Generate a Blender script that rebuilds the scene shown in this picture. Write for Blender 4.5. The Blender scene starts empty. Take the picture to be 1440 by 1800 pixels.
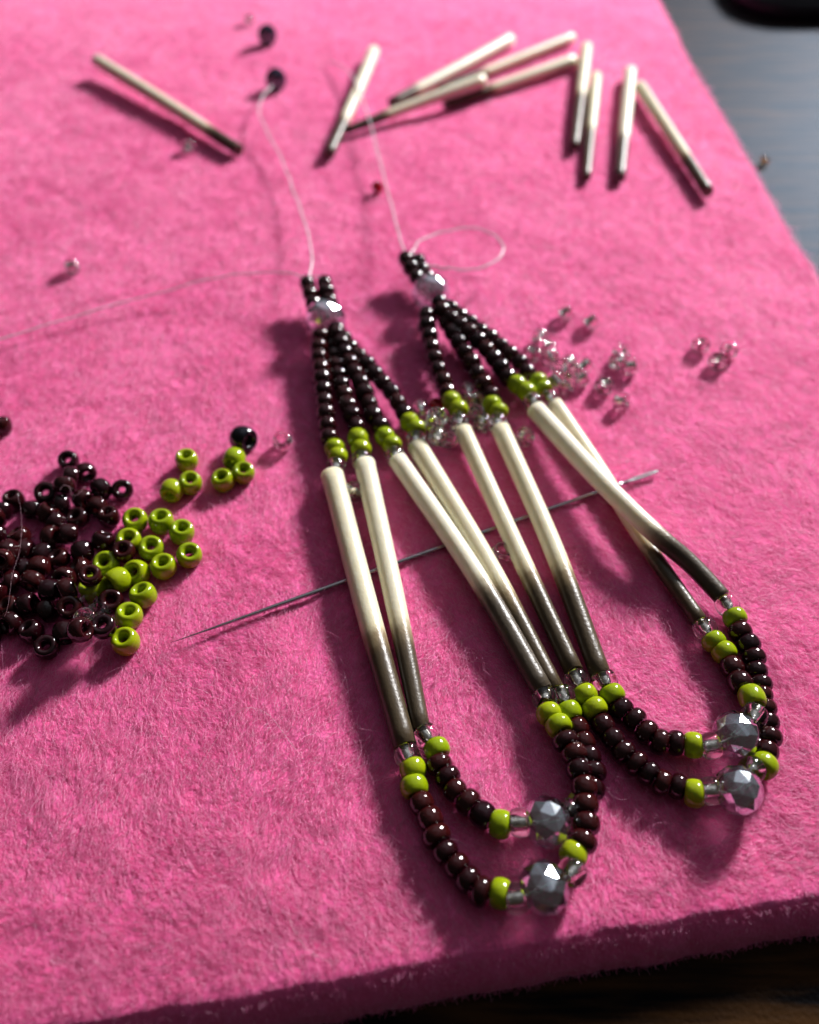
import bpy, bmesh, math, random
import numpy as np
from mathutils import Vector, Matrix

random.seed(7)
rng = np.random.default_rng(7)
MM = 0.001
sc = bpy.context.scene
C = sc.collection

# ------------------------------------------------------------------ camera
FPX, PITCH, CAMH = 1500.0, math.radians(49.4), 68.4      # focal length in photo pixels, tilt, height over the felt (mm)
cam = bpy.data.cameras.new('camera')
cam_o = bpy.data.objects.new('camera', cam); C.objects.link(cam_o)
cam.sensor_fit = 'HORIZONTAL'; cam.sensor_width = 36.0
cam.lens = FPX / 1440 * 36.0
cam.clip_start = 0.002; cam.clip_end = 20.0
cam_o.location = (0, 0, CAMH * MM)
cam_o.rotation_euler = (math.pi / 2 - PITCH, 0, 0)
cam.dof.use_dof = True
cam.dof.focus_distance = 0.0755
cam.dof.aperture_fstop = 25.0
sc.camera = cam_o

# ------------------------------------------------------------------ light
w = bpy.data.worlds.new('World'); sc.world = w; w.use_nodes = True
bg = w.node_tree.nodes['Background']
bg.inputs[1].default_value = 0.62
def room():                                               # dim room, its walls and ceiling brighter towards the window side
    nt = w.node_tree; tc = nt.nodes.new('ShaderNodeTexCoord')
    dt = nt.nodes.new('ShaderNodeVectorMath'); dt.operation = 'DOT_PRODUCT'; dt.inputs[1].default_value = (0.30, 0.62, 0.72)
    nt.links.new(tc.outputs['Generated'], dt.inputs[0])
    no = nt.nodes.new('ShaderNodeTexNoise'); no.inputs['Scale'].default_value = 2.6; no.inputs['Detail'].default_value = 2
    nt.links.new(tc.outputs['Generated'], no.inputs['Vector'])
    ma = nt.nodes.new('ShaderNodeMath'); ma.operation = 'MULTIPLY_ADD'; ma.inputs[1].default_value = 0.9
    nt.links.new(no.outputs[0], ma.inputs[0]); nt.links.new(dt.outputs['Value'], ma.inputs[2])
    rp = nt.nodes.new('ShaderNodeValToRGB'); e = rp.color_ramp.elements
    mr = nt.nodes.new('ShaderNodeMapRange'); mr.inputs['From Min'].default_value = -0.6; mr.inputs['From Max'].default_value = 1.5
    nt.links.new(ma.outputs[0], mr.inputs['Value']); nt.links.new(mr.outputs[0], rp.inputs[0])
    e[0].position = 0.0; e[0].color = (0.030, 0.026, 0.024, 1); e[1].position = 1.0; e[1].color = (0.45, 0.49, 0.55, 1)
    x = e.new(0.55); x.color = (0.058, 0.050, 0.046, 1)
    x = e.new(0.80); x.color = (0.165, 0.165, 0.17, 1)
    nt.links.new(rp.outputs[0], bg.inputs[0])
room()

def add_area_light(az, el, dist, sx, sy, power, col, tgt):
    d = Vector((math.sin(az) * math.cos(el), math.cos(az) * math.cos(el), math.sin(el)))
    l = bpy.data.lights.new('window_or_panel_light', 'AREA'); l.shape = 'RECTANGLE'; l.size = sx; l.size_y = sy
    l.energy = power; l.color = col
    o = bpy.data.objects.new('window_or_panel_light', l); C.objects.link(o)
    o.location = tgt + d * dist
    o.rotation_euler = (-d).to_track_quat('-Z', 'Y').to_euler()
    return o
add_area_light(math.radians(37), math.radians(27), 0.80, 0.11, 0.13, 15.0, (1.0, 0.98, 0.97), Vector((0, 0.065, 0)))   # sunlit part of the window
add_area_light(math.radians(14), math.radians(56), 1.0, 1.1, 0.85, 0.5, (0.95, 0.96, 1.0), Vector((0, 0.065, 0)))      # soft sky panel added overhead for the crystal facets to mirror

sc.view_settings.view_transform = 'Standard'; sc.view_settings.look = 'None'
sc.view_settings.exposure = 0.0; sc.view_settings.gamma = 1.0
sc.render.engine = 'CYCLES'
sc.cycles.max_bounces = 14; sc.cycles.transmission_bounces = 12; sc.cycles.glossy_bounces = 6
sc.cycles.diffuse_bounces = 3; sc.cycles.transparent_max_bounces = 12
sc.cycles.caustics_refractive = True; sc.cycles.caustics_reflective = False
sc.cycles.sample_clamp_indirect = 6.0; sc.cycles.blur_glossy = 0.3
sc.cycles.use_denoising = True

# ------------------------------------------------------------------ helpers
_NG = [np.random.default_rng(100 + k).random((64, 64)) * 2 - 1 for k in range(8)]
def noise(x, y, lam, k=0):                                # smooth value noise, wavelength lam in mm
    x = np.asarray(x, float) / lam + 31.7 * k; y = np.asarray(y, float) / lam + 17.3 * k
    xi = np.floor(x).astype(int); yi = np.floor(y).astype(int); u = x - xi; v = y - yi
    u = u * u * (3 - 2 * u); v = v * v * (3 - 2 * v); g = _NG[k % 8]
    a = g[xi % 64, yi % 64]; b = g[(xi + 1) % 64, yi % 64]; c = g[xi % 64, (yi + 1) % 64]; d = g[(xi + 1) % 64, (yi + 1) % 64]
    return (a * (1 - u) + b * u) * (1 - v) + (c * (1 - u) + d * u) * v
def hgt(x, y):                                            # soft lumps of the felt, mm
    return 0.16 * noise(x, y, 14, 0) + 0.09 * noise(x, y, 5.5, 1) + 0.07 * noise(x, y, 2.3, 2) + 0.05 * noise(x, y, 1.1, 3)

def P(x, y, z=0.0):
    """photo pixel + height over the felt (mm) -> point in mm"""
    dx = (x - 720) / FPX; dv = (y - 900) / FPX
    d = Vector((dx, math.cos(PITCH) - dv * math.sin(PITCH), -math.sin(PITCH) - dv * math.cos(PITCH)))
    t = (z - CAMH) / d.z
    return Vector((0, 0, CAMH)) + d * t

def mesh_obj(name, verts, faces, mat, parent=None, smooth=True):
    me = bpy.data.meshes.new(name)
    me.from_pydata([tuple(v) for v in verts], [], faces); me.validate()
    if smooth: me.shade_smooth()
    if mat: me.materials.append(mat)
    o = bpy.data.objects.new(name, me); C.objects.link(o)
    if parent: o.parent = parent
    return o

def inst(name, me, mat4, parent=None):
    o = bpy.data.objects.new(name, me); C.objects.link(o)
    if parent:
        o.parent = parent
        o.matrix_local = parent.matrix_basis.inverted() @ mat4
    else:
        o.matrix_basis = mat4
    return o

def empty(name, loc):
    o = bpy.data.objects.new(name, None); C.objects.link(o); o.location = loc; o.empty_display_size = 0.002
    return o

def tag(o, label, cat, group=None):
    o['label'] = label; o['category'] = cat
    if group: o['group'] = group
    return o

def frame(axis, up=Vector((0, 0, 1))):
    z = axis.normalized(); x = (up - z * up.dot(z))
    if x.length < 1e-4: x = Vector((1, 0, 0)) - z * z.x
    x.normalize(); y = z.cross(x)
    return Matrix((x, y, z)).transposed()

def xform(p_mm, rot3, s=(1, 1, 1)):
    return Matrix.Translation(p_mm * MM) @ rot3.to_4x4() @ Matrix.Diagonal((s[0] * MM, s[1] * MM, s[2] * MM, 1))

def catmull(pts, n):
    pts = [Vector(p) for p in pts]
    ext = [2 * pts[0] - pts[1]] + pts + [2 * pts[-1] - pts[-2]]
    out = []
    for i in range(1, len(ext) - 2):
        p0, p1, p2, p3 = ext[i - 1:i + 3]
        for k in range(n):
            t = k / n
            out.append(0.5 * ((2 * p1) + (p2 - p0) * t + (2 * p0 - 5 * p1 + 4 * p2 - p3) * t * t + (3 * p1 - p0 - 3 * p2 + p3) * t ** 3))
    out.append(pts[-1])
    return out

def tube(name, pts, radii, mat, parent=None, seg=12, cap=True, attr=None):
    """tube through points (mm); built in metres, origin at the first point"""
    org = pts[0]; n = len(pts); V = []; Fc = []
    x = None
    for i, p in enumerate(pts):
        t = (pts[min(i + 1, n - 1)] - pts[max(i - 1, 0)]).normalized()
        if x is None: x = frame(t).col[0]
        x = (x - t * x.dot(t)).normalized(); y = t.cross(x)
        r = radii[i] if hasattr(radii, '__len__') else radii
        for k in range(seg):
            a = 2 * math.pi * k / seg
            V.append((p - org + (x * math.cos(a) + y * math.sin(a)) * r) * MM)
    for i in range(n - 1):
        for k in range(seg):
            Fc.append((i * seg + k, i * seg + (k + 1) % seg, (i + 1) * seg + (k + 1) % seg, (i + 1) * seg + k))
    if cap:
        Fc.append(tuple(reversed(range(seg)))); Fc.append(tuple((n - 1) * seg + k for k in range(seg)))
    o = mesh_obj(name, V, Fc, mat, None)
    if attr is not None:
        at = o.data.attributes.new('dark', 'FLOAT', 'POINT')
        at.data.foreach_set('value', np.repeat(np.array(attr, dtype=np.float32), seg))
        o.data.update()
    if cap:
        m = o.data
        for f in m.polygons:
            if len(f.vertices) > 4: f.use_smooth = False
    M = Matrix.Translation(org * MM)
    if parent: o.parent = parent; o.matrix_local = parent.matrix_basis.inverted() @ M
    else: o.matrix_basis = M
    return o

# ------------------------------------------------------------------ materials
def new_mat(name):
    m = bpy.data.materials.new(name); m.use_nodes = True
    nt = m.node_tree; b = nt.nodes['Principled BSDF']
    return m, nt, b
def setp(b, **kw):
    for k, v in kw.items(): b.inputs[k.replace('_', ' ')].default_value = v

def glass_bead_mat(name, c1, c2, rough=0.07, sss=0.0, srad=(1, .5, .1)):
    m, nt, b = new_mat(name)
    oi = nt.nodes.new('ShaderNodeObjectInfo'); mx = nt.nodes.new('ShaderNodeMix'); mx.data_type = 'RGBA'
    mx.inputs[6].default_value = (*c1, 1); mx.inputs[7].default_value = (*c2, 1)
    nt.links.new(oi.outputs['Random'], mx.inputs[0]); nt.links.new(mx.outputs[2], b.inputs['Base Color'])
    tc = nt.nodes.new('ShaderNodeTexCoord')
    no = nt.nodes.new('ShaderNodeTexNoise'); no.inputs['Scale'].default_value = 2.2; no.inputs['Detail'].default_value = 2
    nt.links.new(tc.outputs['Object'], no.inputs['Vector'])
    bp = nt.nodes.new('ShaderNodeBump'); bp.inputs['Strength'].default_value = 0.10; bp.inputs['Distance'].default_value = 0.0004
    nt.links.new(no.outputs[0], bp.inputs['Height']); nt.links.new(bp.outputs[0], b.inputs['Normal'])
    setp(b, Roughness=rough, IOR=1.52)
    if sss:
        b.subsurface_method = 'RANDOM_WALK'
        setp(b, Subsurface_Weight=sss, Subsurface_Radius=srad, Subsurface_Scale=0.0005)
    return m
M_BROWN = glass_bead_mat('brown_glass', (0.012, 0.0014, 0.0034), (0.034, 0.0034, 0.0036), 0.05)
M_GREEN = glass_bead_mat('lime_glass', (0.235, 0.315, 0.003), (0.30, 0.36, 0.004), 0.12, 0.35, (1, .75, .05))
M_BLACK = glass_bead_mat('black_glass', (0.003, 0.003, 0.006), (0.004, 0.004, 0.008), 0.05)
M_RED = glass_bead_mat('red_glass', (0.35, 0.004, 0.012), (0.45, 0.005, 0.015), 0.08)

def clear_mat(name, col, rough=0.0, ior=1.5):
    m, nt, b = new_mat(name)
    setp(b, Base_Color=(*col, 1), Roughness=rough, IOR=ior, Transmission_Weight=1.0)
    return m
M_CLEAR = clear_mat('clear_glass', (0.97, 0.95, 0.92), 0.01, 1.54)
M_AMBER = clear_mat('amber_glass', (0.75, 0.55, 0.2), 0.02)

m, nt, b = new_mat('silver_lining'); M_SILVER = m
setp(b, Base_Color=(0.86, 0.86, 0.83, 1), Metallic=1.0, Roughness=0.16)
tc = nt.nodes.new('ShaderNodeTexCoord'); no = nt.nodes.new('ShaderNodeTexNoise'); no.inputs['Scale'].default_value = 3.5
nt.links.new(tc.outputs['Object'], no.inputs['Vector'])
bp = nt.nodes.new('ShaderNodeBump'); bp.inputs['Strength'].default_value = 0.25; bp.inputs['Distance'].default_value = 0.0003
nt.links.new(no.outputs[0], bp.inputs['Height']); nt.links.new(bp.outputs[0], b.inputs['Normal'])

def coated_crystal(name, lo, hi, c0, c1, tint=(0.86, 0.93, 1.0)):
    m, nt, b = new_mat(name)
    setp(b, Base_Color=(0.98, 0.95, 0.97, 1), Roughness=0.0, IOR=1.56, Transmission_Weight=1.0)
    mt = nt.nodes.new('ShaderNodeBsdfPrincipled')
    mt.inputs['Base Color'].default_value = (*tint, 1); mt.inputs['Metallic'].default_value = 1.0
    mt.inputs['Roughness'].default_value = 0.06
    tc = nt.nodes.new('ShaderNodeTexCoord'); sx = nt.nodes.new('ShaderNodeSeparateXYZ')
    nt.links.new(tc.outputs['Object'], sx.inputs[0])
    no = nt.nodes.new('ShaderNodeTexNoise'); no.inputs['Scale'].default_value = 1.2
    nt.links.new(tc.outputs['Object'], no.inputs['Vector'])
    ad = nt.nodes.new('ShaderNodeMath'); ad.operation = 'MULTIPLY_ADD'; ad.inputs[1].default_value = 1.3; 
    nt.links.new(no.outputs[0], ad.inputs[0]); nt.links.new(sx.outputs['X'], ad.inputs[2])
    mr = nt.nodes.new('ShaderNodeMapRange'); mr.inputs['From Min'].default_value = c0; mr.inputs['From Max'].default_value = c1; mr.inputs['To Min'].default_value = lo
    mr.inputs['To Max'].default_value = hi
    nt.links.new(ad.outputs[0], mr.inputs['Value'])
    ms = nt.nodes.new('ShaderNodeMixShader'); nt.links.new(mr.outputs[0], ms.inputs[0])
    nt.links.new(b.outputs[0], ms.inputs[1]); nt.links.new(mt.outputs[0], ms.inputs[2])
    nt.links.new(ms.outputs[0], nt.nodes['Material Output'].inputs['Surface'])
    return m
M_COATED = coated_crystal('half_silvered_crystal', 0.14, 0.78, 0.35, 1.9)
M_NAVYC = coated_crystal('navy_crystal', 0.34, 0.92, 0.2, 0.9, (0.07, 0.08, 0.13))  # coat tinted dark to imitate the dark reflections of a silvered coat
M_FACET = coated_crystal('lustre_crystal', 0.42, 0.70, 0.0, 1.0)

def quill_mat():
    m, nt, b = new_mat('porcupine_quill')
    at = nt.nodes.new('ShaderNodeAttribute'); at.attribute_name = 'dark'
    tc = nt.nodes.new('ShaderNodeTexCoord')
    no = nt.nodes.new('ShaderNodeTexNoise'); no.inputs['Scale'].default_value = 900; no.inputs['Detail'].default_value = 5
    nt.links.new(tc.outputs['Object'], no.inputs['Vector'])
    ad = nt.nodes.new('ShaderNodeMath'); ad.operation = 'MULTIPLY_ADD'; ad.inputs[1].default_value = 0.34
    nt.links.new(no.outputs[0], ad.inputs[0]); nt.links.new(at.outputs['Fac'], ad.inputs[2])
    rp = nt.nodes.new('ShaderNodeValToRGB'); e = rp.color_ramp.elements
    e[0].position = 0.10; e[0].color = (0.74, 0.70, 0.55, 1)
    e[1].position = 1.05; e[1].color = (0.070, 0.050, 0.028, 1)
    x = rp.color_ramp.elements.new(0.35); x.color = (0.66, 0.60, 0.43, 1)
    x = rp.color_ramp.elements.new(0.60); x.color = (0.27, 0.21, 0.13, 1)
    x = rp.color_ramp.elements.new(0.85); x.color = (0.115, 0.082, 0.045, 1)
    nt.links.new(ad.outputs[0], rp.inputs[0])
    fz = nt.nodes.new('ShaderNodeTexNoise'); fz.inputs['Scale'].default_value = 3500; fz.inputs['Detail'].default_value = 3
    nt.links.new(tc.outputs['Object'], fz.inputs['Vector'])
    bp = nt.nodes.new('ShaderNodeBump'); bp.inputs['Strength'].default_value = 0.55; bp.inputs['Distance'].default_value = 0.00007
    nt.links.new(fz.outputs[0], bp.inputs['Height']); nt.links.new(bp.outputs[0], b.inputs['Normal'])
    oi = nt.nodes.new('ShaderNodeObjectInfo'); hv = nt.nodes.new('ShaderNodeHueSaturation')
    m1 = nt.nodes.new('ShaderNodeMapRange'); m1.inputs['To Min'].default_value = 0.75; m1.inputs['To Max'].default_value = 1.3
    m2 = nt.nodes.new('ShaderNodeMapRange'); m2.inputs['To Min'].default_value = 1.05; m2.inputs['To Max'].default_value = 0.9
    nt.links.new(oi.outputs['Random'], m1.inputs['Value']); nt.links.new(oi.outputs['Random'], m2.inputs['Value'])
    nt.links.new(m1.outputs[0], hv.inputs['Saturation']); nt.links.new(m2.outputs[0], hv.inputs['Value'])
    nt.links.new(rp.outputs[0], hv.inputs['Color']); nt.links.new(hv.outputs[0], b.inputs['Base Color'])
    setp(b, Roughness=0.35, IOR=1.50, Specular_IOR_Level=0.42, Subsurface_Weight=0.65, Subsurface_Radius=(1, .85, .6), Subsurface_Scale=0.0011)
    return m
M_QUILL = quill_mat()

m, nt, b = new_mat('nylon_thread'); M_THREAD = m
setp(b, Base_Color=(0.88, 0.84, 0.88, 1), Roughness=0.3, Transmission_Weight=0.35, IOR=1.45)
m, nt, b = new_mat('needle_steel'); M_STEEL = m
setp(b, Base_Color=(0.42, 0.40, 0.42, 1), Metallic=1.0, Roughness=0.24)
m, nt, b = new_mat('stray_hair'); M_HAIR = m
setp(b, Base_Color=(0.72, 0.42, 0.52, 1), Roughness=0.4)
m, nt, b = new_mat('dark_hair'); M_DHAIR = m
setp(b, Base_Color=(0.05, 0.012, 0.012, 1), Roughness=0.4)
m, nt, b = new_mat('navy_plastic'); M_NAVY = m
setp(b, Base_Color=(0.006, 0.008, 0.020, 1), Roughness=0.45)

PINK = (0.86, 0.090, 0.36)
def felt_mat():
    m, nt, b = new_mat('pink_felt')
    tc = nt.nodes.new('ShaderNodeTexCoord')
    mp = nt.nodes.new('ShaderNodeMapping'); mp.inputs['Scale'].default_value = (1.0, 0.45, 1); mp.inputs['Rotation'].default_value = (0, 0, 0.5)
    nt.links.new(tc.outputs['Object'], mp.inputs['Vector'])
    n1 = nt.nodes.new('ShaderNodeTexNoise'); n1.inputs['Scale'].default_value = 900; n1.inputs['Detail'].default_value = 6; n1.inputs['Roughness'].default_value = 0.7
    nt.links.new(mp.outputs[0], n1.inputs['Vector'])
    rp = nt.nodes.new('ShaderNodeValToRGB'); e = rp.color_ramp.elements
    e[0].position = 0.25; e[0].color = (0.76, 0.075, 0.25, 1); e[1].position = 0.75; e[1].color = (0.88, 0.16, 0.43, 1)
    nt.links.new(n1.outputs[0], rp.inputs[0]); nt.links.new(rp.outputs[0], b.inputs['Base Color'])
    bp = nt.nodes.new('ShaderNodeBump'); bp.inputs['Strength'].default_value = 0.8; bp.inputs['Distance'].default_value = 0.0003
    nt.links.new(n1.outputs[0], bp.inputs['Height']); nt.links.new(bp.outputs[0], b.inputs['Normal'])
    setp(b, Roughness=0.9, Specular_IOR_Level=0.1, Sheen_Weight=0.25, Sheen_Roughness=0.5)
    return m
M_FELT = felt_mat()

def fuzz_mat():
    m = bpy.data.materials.new('felt_fibre'); m.use_nodes = True; nt = m.node_tree
    for n in list(nt.nodes): nt.nodes.remove(n)
    out = nt.nodes.new('ShaderNodeOutputMaterial')
    hi = nt.nodes.new('ShaderNodeHairInfo')
    rp = nt.nodes.new('ShaderNodeValToRGB'); e = rp.color_ramp.elements
    e[0].color = (0.82, 0.118, 0.385, 1); e[1].color = (0.94, 0.52, 0.72, 1)  # palest share of fibres imitates white glints by its colour
    x = e.new(0.75); x.color = (0.875, 0.195, 0.475, 1)
    nt.links.new(hi.outputs['Random'], rp.inputs[0])
    d = nt.nodes.new('ShaderNodeBsdfDiffuse'); t = nt.nodes.new('ShaderNodeBsdfTranslucent'); g = nt.nodes.new('ShaderNodeBsdfAnisotropic')
    nt.links.new(rp.outputs[0], d.inputs[0]); nt.links.new(rp.outputs[0], t.inputs[0])
    g.inputs['Roughness'].default_value = 0.5; g.inputs[0].default_value = (0.95, 0.80, 0.92, 1)
    m1 = nt.nodes.new('ShaderNodeMixShader'); m1.inputs[0].default_value = 0.40
    nt.links.new(d.outputs[0], m1.inputs[1]); nt.links.new(t.outputs[0], m1.inputs[2])
    m2 = nt.nodes.new('ShaderNodeMixShader'); m2.inputs[0].default_value = 0.17
    nt.links.new(m1.outputs[0], m2.inputs[1]); nt.links.new(g.outputs[0], m2.inputs[2])
    nt.links.new(m2.outputs[0], out.inputs['Surface'])
    return m
M_FUZZ = fuzz_mat()

def wood_mat():
    m, nt, b = new_mat('dark_wood')
    tc = nt.nodes.new('ShaderNodeTexCoord')
    mp = nt.nodes.new('ShaderNodeMapping'); mp.inputs['Rotation'].default_value = (0, 0, math.radians(-13)); mp.inputs['Scale'].default_value = (0.10, 1, 1)
    nt.links.new(tc.outputs['Object'], mp.inputs['Vector'])
    n1 = nt.nodes.new('ShaderNodeTexNoise'); n1.inputs['Scale'].default_value = 650; n1.inputs['Detail'].default_value = 6
    nt.links.new(mp.outputs[0], n1.inputs['Vector'])
    rp = nt.nodes.new('ShaderNodeValToRGB'); e = rp.color_ramp.elements
    e[0].position = 0.40; e[0].color = (0.003, 0.002, 0.002, 1); e[1].position = 0.72; e[1].color = (0.060, 0.026, 0.007, 1)
    nt.links.new(n1.outputs[0], rp.inputs[0]); nt.links.new(rp.outputs[0], b.inputs['Base Color'])
    n2 = nt.nodes.new('ShaderNodeTexNoise'); n2.inputs['Scale'].default_value = 2200; n2.inputs['Detail'].default_value = 4
    nt.links.new(tc.outputs['Object'], n2.inputs['Vector'])
    ad = nt.nodes.new('ShaderNodeMath'); ad.operation = 'MULTIPLY_ADD'; ad.inputs[1].default_value = 0.8
    nt.links.new(n2.outputs[0], ad.inputs[0]); nt.links.new(n1.outputs[0], ad.inputs[2])
    bp = nt.nodes.new('ShaderNodeBump'); bp.inputs['Strength'].default_value = 0.5; bp.inputs['Distance'].default_value = 0.00025
    nt.links.new(ad.outputs[0], bp.inputs['Height']); nt.links.new(bp.outputs[0], b.inputs['Normal'])
    setp(b, Roughness=0.6, IOR=1.45, Specular_IOR_Level=0.02)
    gl = nt.nodes.new('ShaderNodeBsdfAnisotropic'); gl.inputs[0].default_value = (0.50, 0.66, 0.86, 1); gl.inputs['Roughness'].default_value = 0.55  # blue sheen of reflected sky put into the gloss colour
    nt.links.new(bp.outputs[0], gl.inputs['Normal'])
    mx = nt.nodes.new('ShaderNodeMixShader')
    lw = nt.nodes.new('ShaderNodeLayerWeight'); lw.inputs[0].default_value = 0.5
    mr = nt.nodes.new('ShaderNodeMapRange'); mr.inputs['From Min'].default_value = 0.10; mr.inputs['From Max'].default_value = 0.60
    mr.inputs['To Min'].default_value = 0.002; mr.inputs['To Max'].default_value = 0.032
    nt.links.new(lw.outputs['Facing'], mr.inputs['Value']); nt.links.new(mr.outputs[0], mx.inputs[0])
    nt.links.new(b.outputs[0], mx.inputs[1]); nt.links.new(gl.outputs[0], mx.inputs[2])
    nt.links.new(mx.outputs[0], nt.nodes['Material Output'].inputs['Surface'])
    return m
M_WOOD = wood_mat()

# ------------------------------------------------------------------ table and felt
TZ = -4.0
tb = mesh_obj('table_top', [(-0.6, -0.35, 0), (0.7, -0.35, 0), (0.7, 0.9, 0), (-0.6, 0.9, 0),
                            (-0.6, -0.35, -0.02), (0.7, -0.35, -0.02), (0.7, 0.9, -0.02), (-0.6, 0.9, -0.02)],
              [(0, 1, 2, 3), (7, 6, 5, 4), (0, 4, 5, 1), (1, 5, 6, 2), (2, 6, 7, 3), (3, 7, 4, 0)], M_WOOD, smooth=False)
tb.location = (0, 0, TZ * MM); tb['kind'] = 'structure'

edge_b = [P(*p) for p in [(-500, 1880), (-200, 1850), (0, 1818), (194, 1788), (428, 1752), (583, 1722), (700, 1700), (850, 1673), (1000, 1648), (1131, 1626), (1263, 1602), (1440, 1573), (1700, 1530), (2000, 1480)]]
edge_r = [P(*p) for p in [(2020, 1480), (1720, 930), (1440, 492), (1383, 400), (1300, 257), (1213, 110), (1157, 0), (1075, -160)]]
bx = np.array([p.x for p in edge_b]); by = np.array([p.y for p in edge_b])
ry = np.array([p.y for p in edge_r]); rx = np.array([p.x for p in edge_r])
Ytop, XL = 285.0, -120.0
def wob(t, s): return 0.14 * noise(t, s * 30 + 0 * t, 3.0, 4) + 0.07 * noise(t, s * 30 + 0 * t, 1.0, 5)
def Yb(x): return np.interp(x, bx, by) + wob(x, 0.4)
def Xr(y): return np.interp(y, ry, rx) + wob(y, 1.7)
def felt_xy(a, b_):
    X = XL + a * 180.0; Y = b_ * 250.0
    for _ in range(12):
        Y = Yb(X) + b_ * (Ytop - Yb(X)); X = XL + a * (Xr(Y) - XL)
    return X, Y
NA, NB = 330, 440
A, B = np.meshgrid(np.linspace(0, 1, NA), np.linspace(0, 1, NB) ** 1.25)
FX, FY = felt_xy(A, B)
FZ = hgt(FX, FY) + rng.normal(0, 0.035, FX.shape)
dedge = np.minimum(FY - Yb(FX), Xr(FY) - FX)
FZ -= 0.16 * np.exp(-(dedge / 0.3))
top = np.stack([FX, FY, FZ], -1).reshape(-1, 3)
idx = np.arange(NA * NB).reshape(NB, NA)
quads = np.stack([idx[:-1, :-1], idx[:-1, 1:], idx[1:, 1:], idx[1:, :-1]], -1).reshape(-1, 4).tolist()
loop = list(idx[0, :]) + list(idx[1:, -1]) + list(idx[-1, -2::-1]) + list(idx[-2:0:-1, 0])
verts = top.tolist(); base = len(verts); L = len(loop)
nb, nr = NA, NB - 1
RING = 5
for k in range(1, RING + 1):
    f = k / RING
    for j, vi in enumerate(loop):
        x, y, z = top[vi]
        ox = oy = 0
        if j < nb: oy = -1.9
        if nb - 1 <= j < nb + nr: ox = 0.6
        bul = math.sin(f * math.pi) * 0.25
        n = random.uniform(-.08, .08)
        verts.append((x + ox * (f + bul * .3) + n * (ox != 0), y + oy * (f + bul) + n * (oy != 0), z * (1 - f) + TZ * f))
for k in range(RING):
    r0 = (lambda j: loop[j % L]) if k == 0 else (lambda j, k=k: base + (k - 1) * L + j % L)
    r1 = lambda j, k=k: base + k * L + j % L
    for j in range(L): quads.append((int(r0(j + 1)), int(r0(j)), int(r1(j)), int(r1(j + 1))))
felt = mesh_obj('felt_mat', (np.array(verts) * MM).tolist(), quads, M_FELT)
tag(felt, 'thick fuzzy hot pink felt mat lying on the dark table under everything', 'felt mat')

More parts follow.
